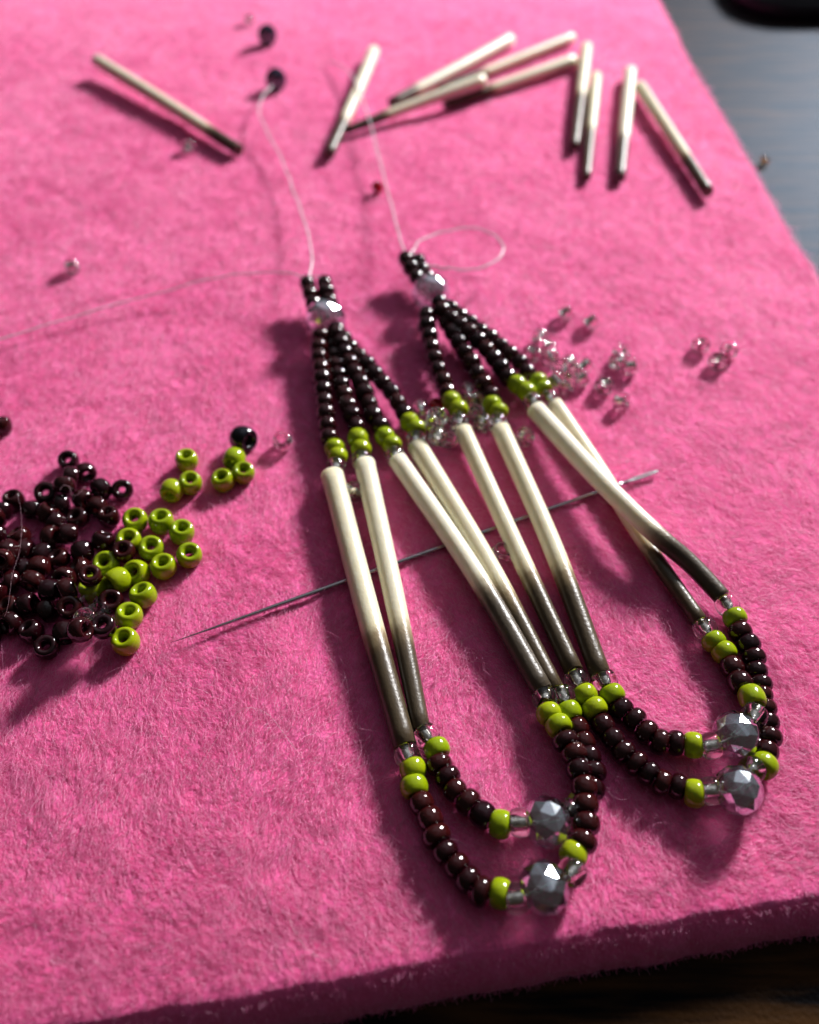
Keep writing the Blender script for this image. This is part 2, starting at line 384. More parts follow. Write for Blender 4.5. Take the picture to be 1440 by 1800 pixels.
# fuzz: real fibres as hair curves
def fuzz():
    allp = []; allr = []; NP = 6
    def emit(rootx, rooty, rootz, ang, length, curv, lift, sag, rad):
        n = len(rootx); t = np.linspace(0, 1, NP)[None, :]
        s = np.linspace(0, 1, 25)
        a = ang[:, None] + curv[:, None] * (s[None] - .5)
        cx = np.concatenate([np.zeros((n, 1)), np.cumsum(np.cos(a[:, :-1]) / 24, 1)], 1) * length[:, None]
        cy = np.concatenate([np.zeros((n, 1)), np.cumsum(np.sin(a[:, :-1]) / 24, 1)], 1) * length[:, None]
        pick = np.round(np.linspace(0, 24, NP)).astype(int)
        x = rootx[:, None] + cx[:, pick]; y = rooty[:, None] + cy[:, pick]
        z = rootz[:, None] + lift[:, None] * t + sag[:, None] * np.sin(np.pi * t)
        p = np.stack([x, y, z], -1)
        r = rad[:, None] * np.array([1, 1, 1, .95, .8, .5])[None]
        allp.append(p.reshape(-1, 3)); allr.append(np.broadcast_to(r, (n, NP)).reshape(-1))
    # surface
    cand = 1500000
    Y = Yb(np.zeros(1))[0] - 12 + rng.random(cand) ** 1.7 * 235
    X = (rng.random(cand) - .5) * 2 * (42 + 0.36 * np.clip(Y, 0, 999))
    dens = np.clip(1.25 - Y / 190, 0.16, 1) * (42 + 0.36 * Y) / 95
    keep = (Y > Yb(X) + .05) & (X < Xr(Y) - .05) & (rng.random(cand) < dens * 0.8)
    X = X[keep]; Y = Y[keep]; n = len(X)
    flow = np.radians(-62 + 40 * np.clip((X + 5) / 30, 0, 1) * np.clip((95 - Y) / 60, 0, 1)) \
        + .8 * noise(X, Y, 16, 0) + .7 * noise(X, Y, 6, 4) + .6 * noise(X, Y, 2.2, 5)
    ang = flow + rng.normal(0, .60, n) + np.pi * (rng.random(n) < .3)
    up = rng.random(n)
    clump = np.clip(.5 + .55 * noise(X, Y, 2.0, 6) + .35 * noise(X, Y, 5, 7), 0, 1.2)
    edge_f = np.clip((Y - Yb(X)) / 2.2, .22, 1)
    length = rng.uniform(.5, 1.9, n) * np.where(up > .95, 1.5, 1) * edge_f
    lift = np.where(up > .86, rng.uniform(.1, .5, n), rng.uniform(-.10, .12, n)) * (.55 + .7 * clump)
    lift = np.where(up > .95, rng.uniform(.25, .95, n), lift) * edge_f
    sag = rng.uniform(.0, .20, n) * (.5 + clump)
    far = np.clip((Y - 60) / 120, 0, 1)
    rad = rng.uniform(.006, .011, n) * np.where(up > .95, .75, 1) * (1 + 1.6 * far)
    z0 = hgt(X, Y) + rng.uniform(-.10, .05, n)
    emit(X, Y, z0, ang, length, rng.normal(0, .85, n), lift, sag, rad)
    # loose wisps lying on top
    n = 3600
    Y = Yb(np.zeros(1))[0] - 8 + rng.random(n) ** 1.6 * 170; X = (rng.random(n) - .5) * 2 * (36 + .34 * Y)
    k = (Y > Yb(X) + 2) & (X < Xr(Y) - 2); X = X[k]; Y = Y[k]; n = len(X)
    emit(X, Y, hgt(X, Y) + .05, rng.uniform(-np.pi, np.pi, n), rng.uniform(1.6, 5.0, n), rng.normal(0, 2.2, n), rng.uniform(-.1, .45, n), rng.uniform(.1, .75, n), rng.uniform(.006, .010, n))
    # edges
    n = 16000
    X = rng.uniform(-60, 60, n); f = .12 + .88 * rng.random(n)
    Y = Yb(X) - 1.9 * f - .05; z = TZ * f
    emit(X, Y, z, -np.pi / 2 + rng.normal(0, .9, n), rng.uniform(.15, .7, n), rng.normal(0, 1.8, n), rng.normal(0, .15, n), rng.normal(0, .12, n), rng.uniform(.009, .015, n))
    n = 9000
    Y = rng.uniform(40, 240, n); f = rng.random(n); X = Xr(Y) + .5 * f
    emit(X, Y, TZ * f, rng.normal(0, .9, n), rng.uniform(.3, 1.2, n), rng.normal(0, 1.8, n), rng.normal(0, .2, n), rng.normal(0, .12, n), rng.uniform(.012, .02, n))
    pts = (np.concatenate(allp) * MM).astype(np.float32); rad = (np.concatenate(allr) * MM).astype(np.float32)
    nc = len(pts) // NP
    hc = bpy.data.hair_curves.new('felt_fuzz')
    hc.add_curves([NP] * nc)
    hc.attributes['position'].data.foreach_set('vector', pts.reshape(-1))
    ra = hc.attributes.get('radius') or hc.attributes.new('radius', 'FLOAT', 'POINT')
    ra.data.foreach_set('value', rad)
    hc.materials.append(M_FUZZ)
    o = bpy.data.objects.new('felt_fuzz', hc); C.objects.link(o); o.parent = felt; o['kind'] = 'stuff'
    print('fibres', nc)
fuzz()

# ------------------------------------------------------------------ bead meshes (unit: mm, outer diameter 2.2, length 1.5)
def bead_mesh(name, mat, R=1.1, rh=0.28, Ln=1.5, seg=28, prof=18, e=0.97):
    V = []; Fc = []
    rc, a, b_ = (R + rh) / 2, (R - rh) / 2, Ln / 2
    for i in range(seg):
        u = 2 * math.pi * i / seg
        for j in range(prof):
            t = 2 * math.pi * j / prof
            c, s = math.cos(t), math.sin(t)
            r = rc + a * math.copysign(abs(c) ** e, c); z = b_ * math.copysign(abs(s) ** e, s)
            V.append((r * math.cos(u), r * math.sin(u), z))
    for i in range(seg):
        for j in range(prof):
            i2, j2 = (i + 1) % seg, (j + 1) % prof
            Fc.append((i * prof + j, i2 * prof + j, i2 * prof + j2, i * prof + j2))
    me = bpy.data.meshes.new(name); me.from_pydata(V, [], Fc); me.shade_smooth(); me.materials.append(mat)
    return me
def lining_mesh(rh=0.395, Ln=1.22, seg=20):
    V = []; Fc = []
    for i in range(seg):
        u = 2 * math.pi * i / seg
        for r, z in ((rh, -Ln / 2), (rh, Ln / 2), (rh - .06, Ln / 2), (rh - .06, -Ln / 2)):
            V.append((r * math.cos(u), r * math.sin(u), z))
    for i in range(seg):
        for j in range(4):
            Fc.append((i * 4 + j, ((i + 1) % seg) * 4 + j, ((i + 1) % seg) * 4 + (j + 1) % 4, i * 4 + (j + 1) % 4))
    me = bpy.data.meshes.new('silver_lining'); me.from_pydata(V, [], Fc); me.shade_smooth(); me.materials.append(M_SILVER)
    return me
ME_BROWN = [bead_mesh('brown_bead', M_BROWN), bead_mesh('brown_bead', M_BROWN, 1.06, .25, 1.66), bead_mesh('brown_bead', M_BROWN, 1.14, .30, 1.40, e=.92)]
ME_GREEN = [bead_mesh('lime_bead', M_GREEN, 1.12, .31, 1.66), bead_mesh('lime_bead', M_GREEN, 1.12, .29, 1.8)]
ME_CLEAR = bead_mesh('clear_bead', M_CLEAR, 1.12, .40, 1.5, seg=32, prof=20)
ME_LINE = lining_mesh()
ME_RED = bead_mesh('red_bead', M_RED); ME_AMBER = bead_mesh('amber_bead', M_AMBER, 1.0, .4, 1.4)
ME_BLACK = bead_mesh('black_bead', M_BLACK, 1.28, .36, 2.0, e=.95)

def crystal_mesh(name, mat, R=2.0, H=1.55, N=10):
    bm = bmesh.new(); rings = [(.34, 1.0, 0), (.66, .84, .5), (.90, .50, 0), (1.0, .08, .5), (1.0, -.08, .5), (.90, -.50, 0), (.66, -.84, .5), (.34, -1.0, 0)]
    for r, z, o in rings:
        for i in range(N):
            a = 2 * math.pi * (i + o) / N
            bm.verts.new((R * r * math.cos(a), R * r * math.sin(a), H * z))
    bmesh.ops.convex_hull(bm, input=bm.verts)
    bmesh.ops.dissolve_limit(bm, angle_limit=math.radians(2), verts=bm.verts, edges=bm.edges)
    bmesh.ops.recalc_face_normals(bm, faces=bm.faces)
    bmesh.ops.bevel(bm, geom=bm.edges[:], offset=.018, segments=1, affect='EDGES')
    me = bpy.data.meshes.new(name); bm.to_mesh(me); bm.free(); me.materials.append(mat)
    return me
ME_COATED = crystal_mesh('half_silvered_crystal', M_COATED, 2.0, 1.72)
ME_FACET = crystal_mesh('faceted_crystal', M_FACET, 2.0, 1.6)
ME_NAVY = crystal_mesh('navy_crystal', M_NAVYC, 2.0, 1.7)

def quill(name, pts, d0, d1, dark_at, dark_w, parent=None, nsub=10):
    """pts in mm; dark_at = share of the length where the dark tip begins"""
    c = catmull(pts, nsub)
    c = [c[0], c[0].lerp(c[1], .012)] + c[1:-1] + [c[-1].lerp(c[-2], .012), c[-1]]; n = len(c)
    ln = [0]
    for i in range(1, n): ln.append(ln[-1] + (c[i] - c[i - 1]).length)
    t = [x / ln[-1] for x in ln]
    rad = [(d0 + (d1 - d0) * (k ** 1.6)) / 2 * (1 + .012 * math.sin(9 * k + d0 * 40)) for k in t]
    rad[0] *= .975; rad[-1] *= .97
    dk = [min(max((k - dark_at) / dark_w, 0), 1) for k in t]
    return tube(name, c, rad, M_QUILL, parent, seg=18, attr=dk)

# ------------------------------------------------------------------ earrings
NOM = {'b': 1.5, 'g': 1.6, 'c': 1.4, 'X': 3.4, 'F': 3.2, 'q': 1}
CAMV = Vector((0, 0, CAMH)); KEY = Vector((math.sin(math.radians(37)) * math.cos(math.radians(27)), math.cos(math.radians(37)) * math.cos(math.radians(27)), math.sin(math.radians(27))))
def glint_roll(p, R, me, want):
    hv = ((CAMV - p).normalized() + KEY).normalized(); best = (9, 0)
    big = [f.normal.copy() for f in me.polygons if f.area > .18]
    for k in range(90):
        a = 2 * math.pi * k / 90 / 3
        Q = R @ Matrix.Rotation(a, 3, 'Z')
        m_ = max((Q @ n_).dot(hv) for n_ in big)
        sc_ = abs(m_ - want) + .004 * min(k, 90 - k) * 0
        if sc_ < best[0]: best = (sc_, a)
    return best[1] - (2 * math.pi / 3 if best[1] > math.pi / 3 else 0)
def add_bead(kind, p, axis, ln, parent, rs=1.0):
    if kind == 'b':
        R = frame(axis, Vector((random.uniform(-1, 1), random.uniform(-1, 1), random.uniform(-1, 1))))
        s = min(max(ln / 1.5, .82), 1.10); rs *= random.uniform(.93, 1.05)
        return inst('brown_bead', random.choice(ME_BROWN), xform(p, R, (rs, rs, s)), parent)
    if kind == 'g':
        R = frame(axis, Vector((random.uniform(-1, 1), random.uniform(-1, 1), random.uniform(-1, 1))))
        s = min(max(ln / 1.6, .85), 1.2); rs *= random.uniform(1.0, 1.05)
        return inst('lime_bead', random.choice(ME_GREEN), xform(p, R, (rs, rs, s)), parent)
    if kind == 'c':
        R = frame(axis); Mx = xform(p, R, (rs, rs, 1.0))
        o = inst('clear_bead', ME_CLEAR, Mx, parent)
        l = bpy.data.objects.new('silver_lining', ME_LINE); C.objects.link(l); l.parent = o
        return o
    if kind in 'XF':
        R = frame(axis, Vector((.15, .35, 1)))
        me = ME_COATED if kind == 'X' else ME_FACET
        R = R @ Matrix.Rotation(glint_roll(p, R, me, 1.0), 3, 'Z')
        return inst('faceted_crystal', me, xform(p, R, (rs, rs, rs)), parent)

def chain(items, parent, thread=True, rs=1.0, th_pts=None):
    pts = [P(x, y, z) for k, x, y, z in items]; n = len(pts)
    for i, (k, x, y, z) in enumerate(items):
        if k == '.': continue
        a = pts[max(i - 1, 0)]; c = pts[min(i + 1, n - 1)]
        ax = (c - a)
        dl = []
        if i > 0: dl.append((pts[i] - a).length)
        if i < n - 1: dl.append((c - pts[i]).length)
        add_bead(k, pts[i], ax, min(dl) if len(dl) else 1.5, parent, rs)
    if thread:
        tube('thread', catmull(pts, 3), 0.09, M_THREAD, parent, seg=6)

def ramp(kind, pix, z0, z1):
    n = len(pix)
    return [(kind, x, y, z0 + (z1 - z0) * (i / max(n - 1, 1))) for i, (x, y) in enumerate(pix)]
def line(a, b_, n):
    return [(a[0] + (b_[0] - a[0]) * i / (n - 1), a[1] + (b_[1] - a[1]) * i / (n - 1)) for i in range(n)]
def off(pix, dx=-7, dy=5): return [(x + dx, y + dy) for x, y in pix]

# --- the earring beside the bead pile
E1 = empty('quill_earring', P(760, 1000, 0) * MM)
tag(E1, 'beaded quill earring with two parallel pairs of quills, beside the lime and brown bead pile', 'earring', 'pair of unfinished quill earrings')
ZC = 2.8
chain(ramp('b', [(541, 499), (545, 516), (551, 534)], ZC + .5, ZC + .1), E1, False)
chain(ramp('b', [(571, 498), (574, 514), (579, 530)], ZC + .5, ZC + .1), E1, False)
tube('thread', catmull([P(541, 490, ZC + .6), P(546, 520, ZC + .3), P(568, 560, ZC), P(576, 600, ZC - .2)], 5), .09, M_THREAD, E1, 6)
tube('thread', catmull([P(541, 488, ZC + .5), P(556, 486, ZC + .7), P(571, 489, ZC + .5), P(575, 520, ZC + .3), P(574, 560, ZC)], 5), .09, M_THREAD, E1, 6)
add_bead('F', P(572, 560, ZC), P(573, 590, ZC) - P(569, 530, ZC), 3, E1, 1.28)
def strand(E, hl, greens, cl, zs, ze, n=None):
    pix = off(hl)
    it = ramp('b', pix, zs, ze)
    pl = catmull([Vector((x, y, z)) for _, x, y, z in it], 8); d3 = [0]
    for i in range(1, len(pl)): d3.append(d3[-1] + (P(*pl[i]) - P(*pl[i - 1])).length)
    nb_ = max(3, round(d3[-1] / 1.86) + 1); tgt = np.linspace(0, d3[-1], nb_)
    it = [('b', *(float(np.interp(t, d3, [q[c] for q in pl])) for c in range(3))) for t in tgt]
    it += [('g', greens[0][0], greens[0][1], ze - .05), ('g', greens[1][0], greens[1][1], ze - .1), ('c', cl[0], cl[1], ze - .2)]
    chain(it, E)
strand(E1, [(571, 587), (568, 605), (569, 625), (572, 645), (574, 666), (576, 685), (578, 704), (580, 723), (583, 743), (586, 764)], [(588, 788), (594, 803)], (591, 821), 2.5, 1.8)
strand(E1, [(590, 588), (593, 604), (596, 622), (600, 641), (604, 659), (609, 676), (614, 692), (620, 709), (627, 726), (634, 744)], [(629, 771), (635, 790)], (636, 808), 1.8, 1.8)
strand(E1, [(598, 582), (606, 598), (614, 616), (624, 635), (633, 653), (643, 671), (650, 690), (658, 708), (665, 727), (676, 743)], [(677, 768), (689, 782)], (695, 802), 2.7, 1.8)
strand(E1, [(599, 575), (611, 590), (622, 604), (635, 618), (649, 632), (662, 647), (674, 661), (687, 675), (698, 688), (707, 703), (718, 721)], [(720, 742), (732, 754)], (731, 773), 2.6, 1.8)
quill('quill', [P(584, 834, 1.7), P(645, 1070, 1.5), P(713, 1313, 1.25)], 2.42, 2.05, .60, .16, E1)
quill('quill', [P(641, 814, 1.7), P(691, 1040, 1.5), P(741, 1283, 1.2)], 2.25, 1.60, .62, .18, E1)
quill('quill', [P(699, 808, 1.8), P(835, 1008, 1.8), P(955, 1215, 1.4)], 2.05, 1.95, .56, .16, E1)
quill('quill', [P(733, 784, 1.7), P(858, 992, 1.35), P(976, 1213, 1.2)], 2.25, 1.75, .60, .20, E1)
LA = [('c', 716, 1327, 1.15), ('g', 726, 1352, 1.1), ('g', 728, 1383, 1.1)] + ramp('b', [(741, 1412), (756, 1440), (767, 1470), (783, 1498), (803, 1522), (823, 1546), (846, 1567)], 1.1, 1.2) + \
     [('g', 880, 1571, 1.4), ('c', 908, 1579, 1.7), ('X', 956, 1560, 2.0), ('c', 1006, 1533, 1.8), ('g', 1008, 1502, 1.6)] + \
     ramp('b', [(1025, 1479), (1031, 1448), (1029, 1415), (1027, 1384), (1018, 1353), (1009, 1325), (994, 1303)], 1.7, 1.9) + [('g', 982, 1276, 1.7), ('g', 965, 1255, 1.5), ('c', 958, 1227, 1.35)]
chain(LA, E1)
LB = [('c', 750, 1293, 1.1), ('g', 768, 1317, 1.1)] + ramp('b', [(772, 1344), (787, 1366), (800, 1389), (823, 1410), (849, 1432)], 1.1, 1.25) + \
     [('g', 880, 1449, 1.4), ('c', 914, 1446, 1.7), ('X', 962, 1445, 2.0), ('c', 1000, 1428, 1.3), ('g', 1022, 1412, 1.0)] + \
     ramp('b', [(1040, 1386), (1043, 1357), (1036, 1330), (1026, 1305), (1015, 1280)], 1.0, 1.0) + [('g', 1000, 1252, 1.1), ('c', 990, 1224, 1.2)]
chain(LB, E1)
def thread_tail(pix, parent, r=.13):
    pts = catmull([P(x, y, z) for x, y, z in pix], 3)
    pts = [p + Vector((random.gauss(0, .07), random.gauss(0, .07), random.gauss(0, .05))) if 0 < i < len(pts) - 1 else p for i, p in enumerate(pts)]
    return tube('thread_tail', catmull(pts, 4), r, M_THREAD, parent, seg=8)
thread_tail([(543, 490, 4.2), (548, 455, 4.4), (538, 400, 3.0), (516, 335, 2.2), (490, 272, 2.2), (465, 222, 2.4), (456, 196, 2.4), (462, 170, 2.2), (478, 150, 1.8)], E1)
thread_tail([(536, 488, 4.2), (510, 480, 4.0), (455, 479, 3.2), (380, 489, 2.4), (260, 520, 1.6), (130, 556, 1.2), (0, 598, 1.2), (-90, 640, 1.0)], E1, .10)

# --- the earring with the crossed quills
E2 = empty('quill_earring', P(1060, 1000, 0) * MM)
tag(E2, 'beaded quill earring with one crossing pair of quills and a curled thread loop', 'earring', 'pair of unfinished quill earrings')
chain(ramp('b', [(714, 456), (722, 471), (732, 487)], ZC + .7, ZC + .2), E2, False)
chain(ramp('b', [(735, 460), (742, 473), (751, 489)], ZC + .3, ZC - .1), E2, False)
tube('thread', catmull([P(711, 449, ZC + .8), P(722, 471, ZC + .4), P(750, 513, ZC), P(765, 545, ZC - .2)], 5), .09, M_THREAD, E2, 6)
tube('thread', catmull([P(711, 448, ZC + .7), P(721, 444, ZC + .9), P(733, 452, ZC + .3), P(745, 479, ZC + .1), P(757, 513, ZC)], 5), .09, M_THREAD, E2, 6)
add_bead('F', P(757, 514, ZC), P(775, 545, ZC) - P(738, 483, ZC), 3, E2, 1.25)
strand(E2, [(757, 549), (758, 567), (762, 585), (766, 603), (770, 619), (775, 636), (781, 653), (789, 669), (794, 685)], [(794, 705), (806, 720)], (807, 742), 3.0, 2.0)
strand(E2, [(782, 546), (792, 562), (802, 578), (812, 594), (822, 611), (832, 626), (842, 642), (850, 658), (860, 674), (871, 689)], [(865, 712), (876, 724)], (875, 743), 2.6, 1.9)
strand(E2, [(784, 541), (799, 553), (814, 565), (829, 577), (842, 588), (855, 601), (868, 616), (879, 630), (890, 644), (900, 658)], [(909, 676), (926, 689)], (938, 707), 3.2, 2.2)
strand(E2, [(779, 527), (796, 535), (811, 546), (826, 558), (842, 569), (857, 580), (873, 593), (889, 605), (905, 619), (921, 632), (934, 649)], [(946, 671), (956, 684)], (967, 702), 3.3, 1.8)
quill('quill', [P(814, 756, 1.8), P(907, 962, 1.5), P(1009, 1180, 1.3)], 1.95, 1.75, .60, .16, E2)
quill('quill', [P(880, 754, 1.7), P(969, 955, 1.5), P(1057, 1189, 1.25)], 2.10, 1.95, .58, .18, E2)
quill('quill', [P(942, 720, 2.3), P(1040, 828, 3.1), P(1105, 894, 3.5), P(1160, 945, 3.2), P(1213, 990, 2.2), P(1270, 1050, 1.5)], 2.20, 1.75, .66, .14, E2)
quill('quill', [P(975, 710, 1.5), P(1060, 836, 1.2), P(1130, 948, 1.1), P(1230, 1092, 1.1)], 1.85, 1.50, .66, .14, E2)
LC = [('c', 1014, 1196, 1.2), ('g', 1028, 1222, 1.15), ('g', 1045, 1246, 1.1)] + ramp('b', [(1060, 1275), (1078, 1299), (1096, 1322), (1119, 1342), (1141, 1359), (1164, 1376), (1192, 1382)], 1.1, 1.2) + \
     [('g', 1221, 1395, 1.4), ('c', 1250, 1390, 1.7), ('X', 1298, 1389, 2.0), ('c', 1322, 1353, 1.6), ('g', 1343, 1346, 1.3)] + \
     ramp('b', [(1347, 1320), (1351, 1296), (1348, 1270), (1344, 1245), (1338, 1222), (1337, 1203), (1329, 1180), (1326, 1156), (1316, 1133), (1301, 1111)], 1.0, 1.3) + [('g', 1292, 1086, 1.35), ('c', 1279, 1064, 1.45)]
chain(LC, E2)
LD = [('c', 1064, 1197, 1.2), ('g', 1076, 1222, 1.15)] + ramp('b', [(1093, 1247), (1116, 1265), (1137, 1287), (1160, 1304), (1188, 1306)], 1.1, 1.25) + \
     [('g', 1219, 1310, 1.4), ('c', 1249, 1311, 1.7), ('X', 1294, 1291, 2.0), ('c', 1326, 1258, 2.3), ('g', 1322, 1227, 2.1)] + \
     ramp('b', [(1301, 1200), (1287, 1173)], 1.5, 1.2) + [('g', 1273, 1147, 1.1), ('g', 1255, 1128, 1.1), ('c', 1240, 1105, 1.1)]
chain(LD, E2)
thread_tail([(714, 449, 4.4), (706, 425, 4.0), (688, 366, 3.0), (668, 285, 2.6), (648, 205, 2.8), (628, 152, 2.6), (606, 119, 1.8), (580, 108, 1.0)], E2)
thread_tail([(722, 445, 4.4), (745, 420, 4.3), (790, 404, 4.0), (840, 402, 3.6), (877, 420, 3.4), (884, 442, 3.4), (858, 466, 3.4), (810, 474, 3.6), (765, 468, 3.6), (745, 470, 3.6)], E2)

# ------------------------------------------------------------------ needle
np_ = [P(300, 1130, .75), P(460, 1074, .62), P(640, 1010, .45), P(900, 918, .42), P(1157, 828, .55)]
nc = catmull(np_, 14); n = len(nc)
nrad = []
for i in range(n):
    t = i / (n - 1)
    nrad.append(.012 + .215 * min(1, t / .30) ** .75 if t < .93 else .215)
nd = tag(empty('sewing_needle', nc[0] * MM), 'long thin steel beading needle lying beneath the quills of both earrings', 'needle')
kk = int(n * .945)
tube('shaft', nc[:kk + 1], nrad[:kk + 1], M_STEEL, nd, seg=14)
a0, a1 = nc[kk], nc[-1]; ax = (a1 - a0).normalized(); sd = Vector((-ax.y, ax.x, 0)).normalized()
hd = bmesh.new()
def ring_eye():
    pts_o = []; pts_i = []; ln = (a1 - a0).length
    for k in range(28):
        t = 2 * math.pi * k / 28
        pts_o.append(ax * (ln / 2 + (ln / 2) * math.copysign(abs(math.cos(t)) ** .5, math.cos(t))) + sd * (.215 * math.copysign(abs(math.sin(t)) ** .8, math.sin(t))))
        pts_i.append(ax * (ln / 2 + (ln / 2 * .66) * math.copysign(abs(math.cos(t)) ** .6, math.cos(t)) + .15) + sd * (.085 * math.copysign(abs(math.sin(t)) ** .8, math.sin(t))))
    V = []; Fc = []
    for dz in (-.11, .11):
        for p in pts_o: V.append((p + Vector((0, 0, dz))) * MM)
        for p in pts_i: V.append((p + Vector((0, 0, dz))) * MM)
    N = 28
    for k in range(N):
        k2 = (k + 1) % N
        Fc += [(k, k2, N + k2, N + k), (2 * N + k, 3 * N + k, 3 * N + k2, 2 * N + k2), (k, 2 * N + k, 2 * N + k2, k2), (N + k, N + k2, 3 * N + k2, 3 * N + k)]
    return V, Fc
hd.free()
V, Fc = ring_eye()
o = mesh_obj('eye', V, Fc, M_STEEL, None, smooth=False); o.parent = nd; o.matrix_local = nd.matrix_basis.inverted() @ Matrix.Translation(a0 * MM)

# ------------------------------------------------------------------ loose beads
placed = []
def settle(x, y, r, zmin):
    z = zmin
    for _ in range(60):
        p = P(x, y, z + 0)
        if all((p - q).length > (r + rq) * .90 for q, rq in placed): break
        z += .12
    p = P(x, y, z); p.z += float(hgt(p.x, p.y)); placed.append((p, r))
    return p
def axis_up(tilt=.25, towards=0.0):
    return Vector((random.gauss(0, tilt), random.gauss(0, tilt) - towards, 1)).normalized()
def axis_any():
    return Vector((random.gauss(0, 1), random.gauss(0, 1), random.gauss(0, .6))).normalized()

GL = 'lime green seed bead in the cluster touching the brown pile'
GG = 'lime green seed beads'
greens = [(187, 992, 'u'), (163, 1035, 'u'), (238, 915, 'u'), (284, 918, 'u'), (320, 937, 'u'), (227, 952, 'u'), (266, 965, 'u'), (333, 977, 'u'), (288, 997, 'u'),
          (240, 1007, 'u'), (207, 1021, 's'), (252, 1047, 'u'), (227, 1083, 'u'), (221, 1128, 'u')]
def green(x, y, o, label, rs=1.15):
    p = settle(x, y, 1.08, 1.05)
    ax = axis_up(.16, .12) if o == 'u' else Vector((.6, .75, -.25)).normalized()
    if o == 'a': ax = Vector((random.uniform(-.3, .3), .95, -.05)).normalized()
    b_ = inst('lime_bead', random.choice(ME_GREEN), xform(p, frame(ax, Vector((random.random(), 1, 0))), (rs, rs, rs * .98)))
    tag(b_, label, 'bead', GG)
GS = {(221, 1128): 'lime green seed bead at the tail end of the lime cluster, opposite the needle point', (227, 1083): 'lime green seed bead next to the tail end bead of the lime cluster',
      (207, 1021): 'lime green seed bead lying on its side, no hole showing, inside the lime cluster', (163, 1035): 'lime green seed bead mostly covered by a brown bead',
      (333, 977): 'outlying lime green seed bead at the lime cluster rim, facing the needle shaft'}
for g in greens: green(*g, GS.get(g[:2], GL))
for g in [(328, 809, 'u'), (335, 850, 'u'), (302, 863, 'a')]:
    green(*g, 'lime green seed bead in the loose trio above the lime cluster', 1.12)
for g in [(412, 808, 'a'), (428, 831, 'u'), (392, 844, 'u')]:
    green(*g, 'lime green seed bead in the trio gathered beside the black bead', 1.10)
p = settle(428, 772, 1.25, 1.2)
tag(inst('black_bead', ME_BLACK, xform(p, frame(Vector((.75, -.6, .25))), (1.16, 1.16, 1.16))), 'round shiny black glass bead beside three lime beads', 'bead')

def clear(x, y, label, ax=None, z=1.0, group='clear glass seed beads', rs=1.0, lined=True):
    p = settle(x, y, .98, z)
    ax = ax or (axis_up(.3, .1) if random.random() < .4 else axis_any())
    o = inst('clear_bead', ME_CLEAR, xform(p, frame(ax, Vector((random.random(), 1, 0))), (rs, rs, rs)))
    if lined: l = bpy.data.objects.new('silver_lining', ME_LINE); C.objects.link(l); l.parent = o
    return tag(o, label, 'bead', group)
for x, y in [(158, 1066), (172, 1080), (152, 1090)]:
    clear(x, y, 'clear glass seed bead half buried in the brown bead pile', axis_up(.2), lined=False)
browns = [(121, 811), (151, 831), (124, 838), (113, 852), (80, 865), (178, 860), (215, 861), (24, 879), (146, 877), (57, 895), (109, 886), (172, 892), (3, 898),
          (83, 900), (95, 915), (137, 910), (192, 909), (33, 942), (90, 943), (119, 938), (182, 952), (42, 967), (13, 968), (75, 972), (103, 982), (145, 970), (3, 984),
          (40, 1000), (68, 997), (140, 1001), (18, 1023), (57, 1022), (113, 1017), (87, 1037), (117, 1037), (18, 1067), (48, 1062), (83, 1073),
          (122, 1068), (195, 1057), (55, 1110), (82, 1138), (115, 1113), (142, 1108), (182, 1102), (-8, 940), (-12, 1000), (-10, 1040), (-16, 1085), (-20, 1115), (20, 1095), (-14, 910)]
BL = 'dark brown glass seed bead in the heaped brown bead pile'
upset = {(121, 811), (215, 861), (80, 865), (24, 879), (192, 909), (137, 910), (103, 982), (33, 942), (18, 1067), (122, 1068), (182, 1102), (55, 1110), (82, 1138), (195, 1057)}
def brown(x, y, label=BL, up=False, group='dark brown seed beads'):
    p = settle(x, y, 1.0, .98)
    ax = axis_up(.28, .15) if up else axis_any()
    rs = random.uniform(1.01, 1.09)
    b_ = inst('brown_bead', random.choice(ME_BROWN), xform(p, frame(ax, Vector((random.random(), 1, 0))), (rs, rs, rs * random.uniform(.95, 1.08))))
    tag(b_, label, 'bead', group)
special = {(215, 861): 'dark brown seed bead with its hole showing, at the spur end facing the lime trio', (178, 860): 'dark brown seed bead on the spur, next to the end bead facing the lime trio',
           (82, 1138): 'lone outermost dark brown seed bead below the pile, opposite the needle', (121, 811): 'dark brown seed bead at the peak of the pile, hole facing up',
           (151, 831): 'dark brown seed bead tipped against the peak bead of the pile', (195, 1057): 'dark brown seed bead wedged between lime beads and the clear ones in the pile',
           (182, 1102): 'dark brown seed bead next to the two outermost lime beads', (192, 909): 'dark brown seed bead with open hole touching the topmost bead of the lime cluster'}
for x, y in browns: brown(x, y, special.get((x, y), BL), up=(x, y) in upset)
for x, y in [(218, 970), (159, 1013)]:
    brown(x, y, 'dark brown glass seed bead resting on top of the lime green cluster', True)
brown(3, 748, 'lone dark brown seed bead lying apart above the brown pile', True)

